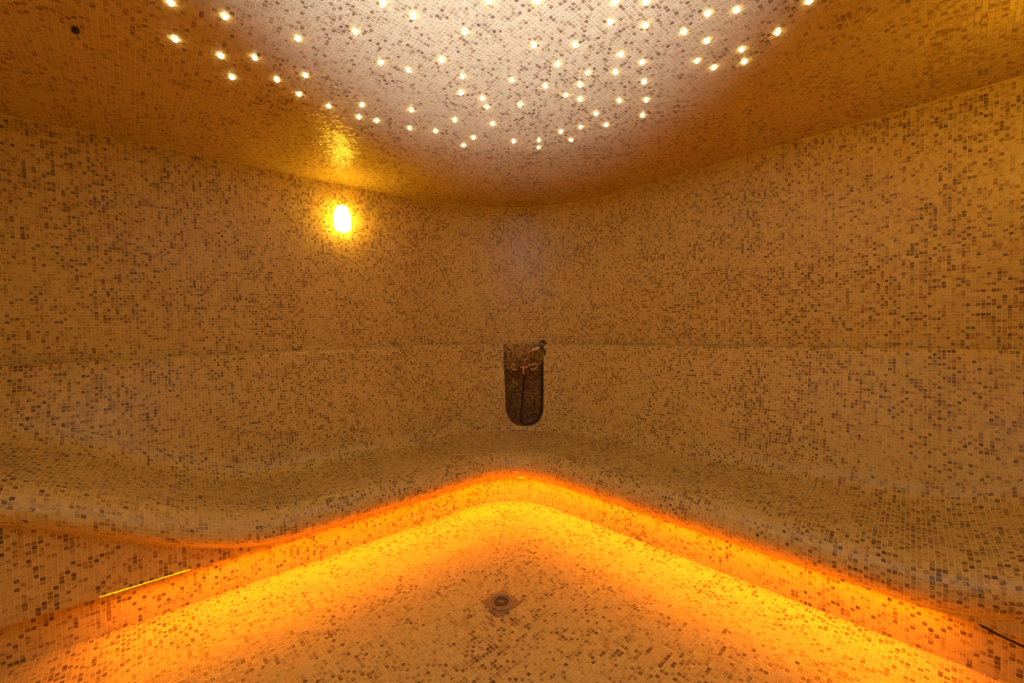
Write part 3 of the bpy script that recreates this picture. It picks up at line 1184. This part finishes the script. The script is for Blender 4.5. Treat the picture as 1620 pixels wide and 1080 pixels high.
# ------------------------------------------------------------------ floor drain
def drain():
    root = bpy.data.objects.new('floor_drain', None)
    COL.objects.link(root)
    a = math.radians(50.3)
    b = math.radians(-41.5)
    ea = Vector((math.sin(a), math.cos(a), 0)); eb = Vector((-math.cos(a), math.sin(a), 0))
    root.location = (drain_c[0], drain_c[1], 0)
    tag(root, 'square metal floor drain with a round slotted grate', 'drain')
    c = Vector((drain_c[0], drain_c[1], 0))
    n = 40
    H, Rr, z0, z1 = 0.0825, 0.0640, 0.0, 0.0048
    # square plate with a round hole
    V, Fc = [], []
    for i in range(n):
        w = 2 * math.pi * i / n
        x, y = math.cos(w), math.sin(w)
        k = H / max(abs(x), abs(y))
        V.append(c + ea * (x * k) + eb * (y * k) + Vector((0, 0, z0)))
        V.append(c + ea * (x * k * 0.985) + eb * (y * k * 0.985) + Vector((0, 0, z1)))
        V.append(c + ea * (x * Rr) + eb * (y * Rr) + Vector((0, 0, z1)))
        V.append(c + ea * (x * Rr) + eb * (y * Rr) + Vector((0, 0, z1 - 0.012)))
    for i in range(n):
        j = (i + 1) % n
        for r in range(3):
            Fc.append((i * 4 + r, j * 4 + r, j * 4 + r + 1, i * 4 + r + 1))
    link('plate', py_mesh('plate', V, Fc), root, M_STEEL)

    def ring(name, r0, r1, za, zb, parent, mat):
        V, Fc = [], []
        for i in range(n):
            w = 2 * math.pi * i / n
            d = ea * math.cos(w) + eb * math.sin(w)
            V += [c + d * r0 + Vector((0, 0, za)), c + d * r0 + Vector((0, 0, zb)), c + d * r1 + Vector((0, 0, zb)), c + d * r1 + Vector((0, 0, za))]
        for i in range(n):
            j = (i + 1) % n
            for r in range(4):
                r2 = (r + 1) % 4
                Fc.append((i * 4 + r, j * 4 + r, j * 4 + r2, i * 4 + r2))
        return link(name, py_mesh(name, V, Fc), parent, mat)
    ring('outer_ring', 0.0610, 0.0655, 0.003, 0.0082, root, M_POLISHED)
    ring('inner_ring', 0.0455, 0.0490, 0.000, 0.0066, root, M_POLISHED)
    ring('ring_ledge', 0.0485, 0.0615, -0.001, 0.0030, root, M_STEEL)
    disc = [c + (ea * math.cos(2 * math.pi * i / n) + eb * math.sin(2 * math.pi * i / n)) * 0.0460 + Vector((0, 0, 0.0012)) for i in range(n)]
    link('sump', py_mesh('sump', disc, [tuple(range(n))]), root, M_BLACK)
    g = lathe('grate_hub', [(0.017, 0.001), (0.017, 0.0054), (0.014, 0.0060)], Matrix.Translation(c), 18)
    link('grate_hub', g, root, M_GRATE)
    ux = Vector((math.cos(-0.12), math.sin(-0.12), 0)); uy = Vector((-ux.y, ux.x, 0))
    for k in range(-3, 4):
        y = k * 0.0128
        hw = math.sqrt(max(0.0458 ** 2 - y * y, 1e-6))
        V = []
        for z in (0.001, 0.0046):
            for sx, sy in ((-1, -1), (1, -1), (1, 1), (-1, 1)):
                V.append(c + ux * (sx * hw) + uy * (y + sy * 0.0032) + Vector((0, 0, z)))
        link('grate_bar', py_mesh('grate_bar', V, [(0, 3, 2, 1), (4, 5, 6, 7), (0, 1, 5, 4), (1, 2, 6, 5), (2, 3, 7, 6), (3, 0, 4, 7)]), root, M_GRATE)


drain()

# ------------------------------------------------------------------ small things
# loose black cable hanging from the bench lip at the right
s_c = ARC_B + (WL - np.array([0.152, 0.132, 0.087, 0.027, -0.09, -0.21]) * U) / abs(nL @ dR) - TAN
pc = [(*path(np.array([s]), float(o_lip(np.array([s]))[0]) + do, OREF)[0], ZLIP + dz)
      for s, do, dz in zip(s_c, (-0.010, 0.002, 0.006, 0.008, 0.006, -0.010), (0.004, -0.005, -0.020, -0.030, -0.024, 0.004))]
cable = link('loose_cable', tube('loose_cable', spline(pc, 8), 0.0048, 8), None, M_BLACK)
tag(cable, 'loose black cable drooping below the right end of the bench lip', 'cable')

# small black hole plug in the ceiling
pk = at_ceiling(119, 44)
plug = link('ceiling_plug', lathe('ceiling_plug', [(0.011, 0.002), (0.013, -0.006), (0.0135, -0.014), (0.011, -0.021), (0.006, -0.025), (0.002, -0.026)], Matrix.Translation(Vector(pk)), 16), None, M_BLACK)
tag(plug, 'small round black plug in the dark left part of the ceiling', 'ceiling plug')
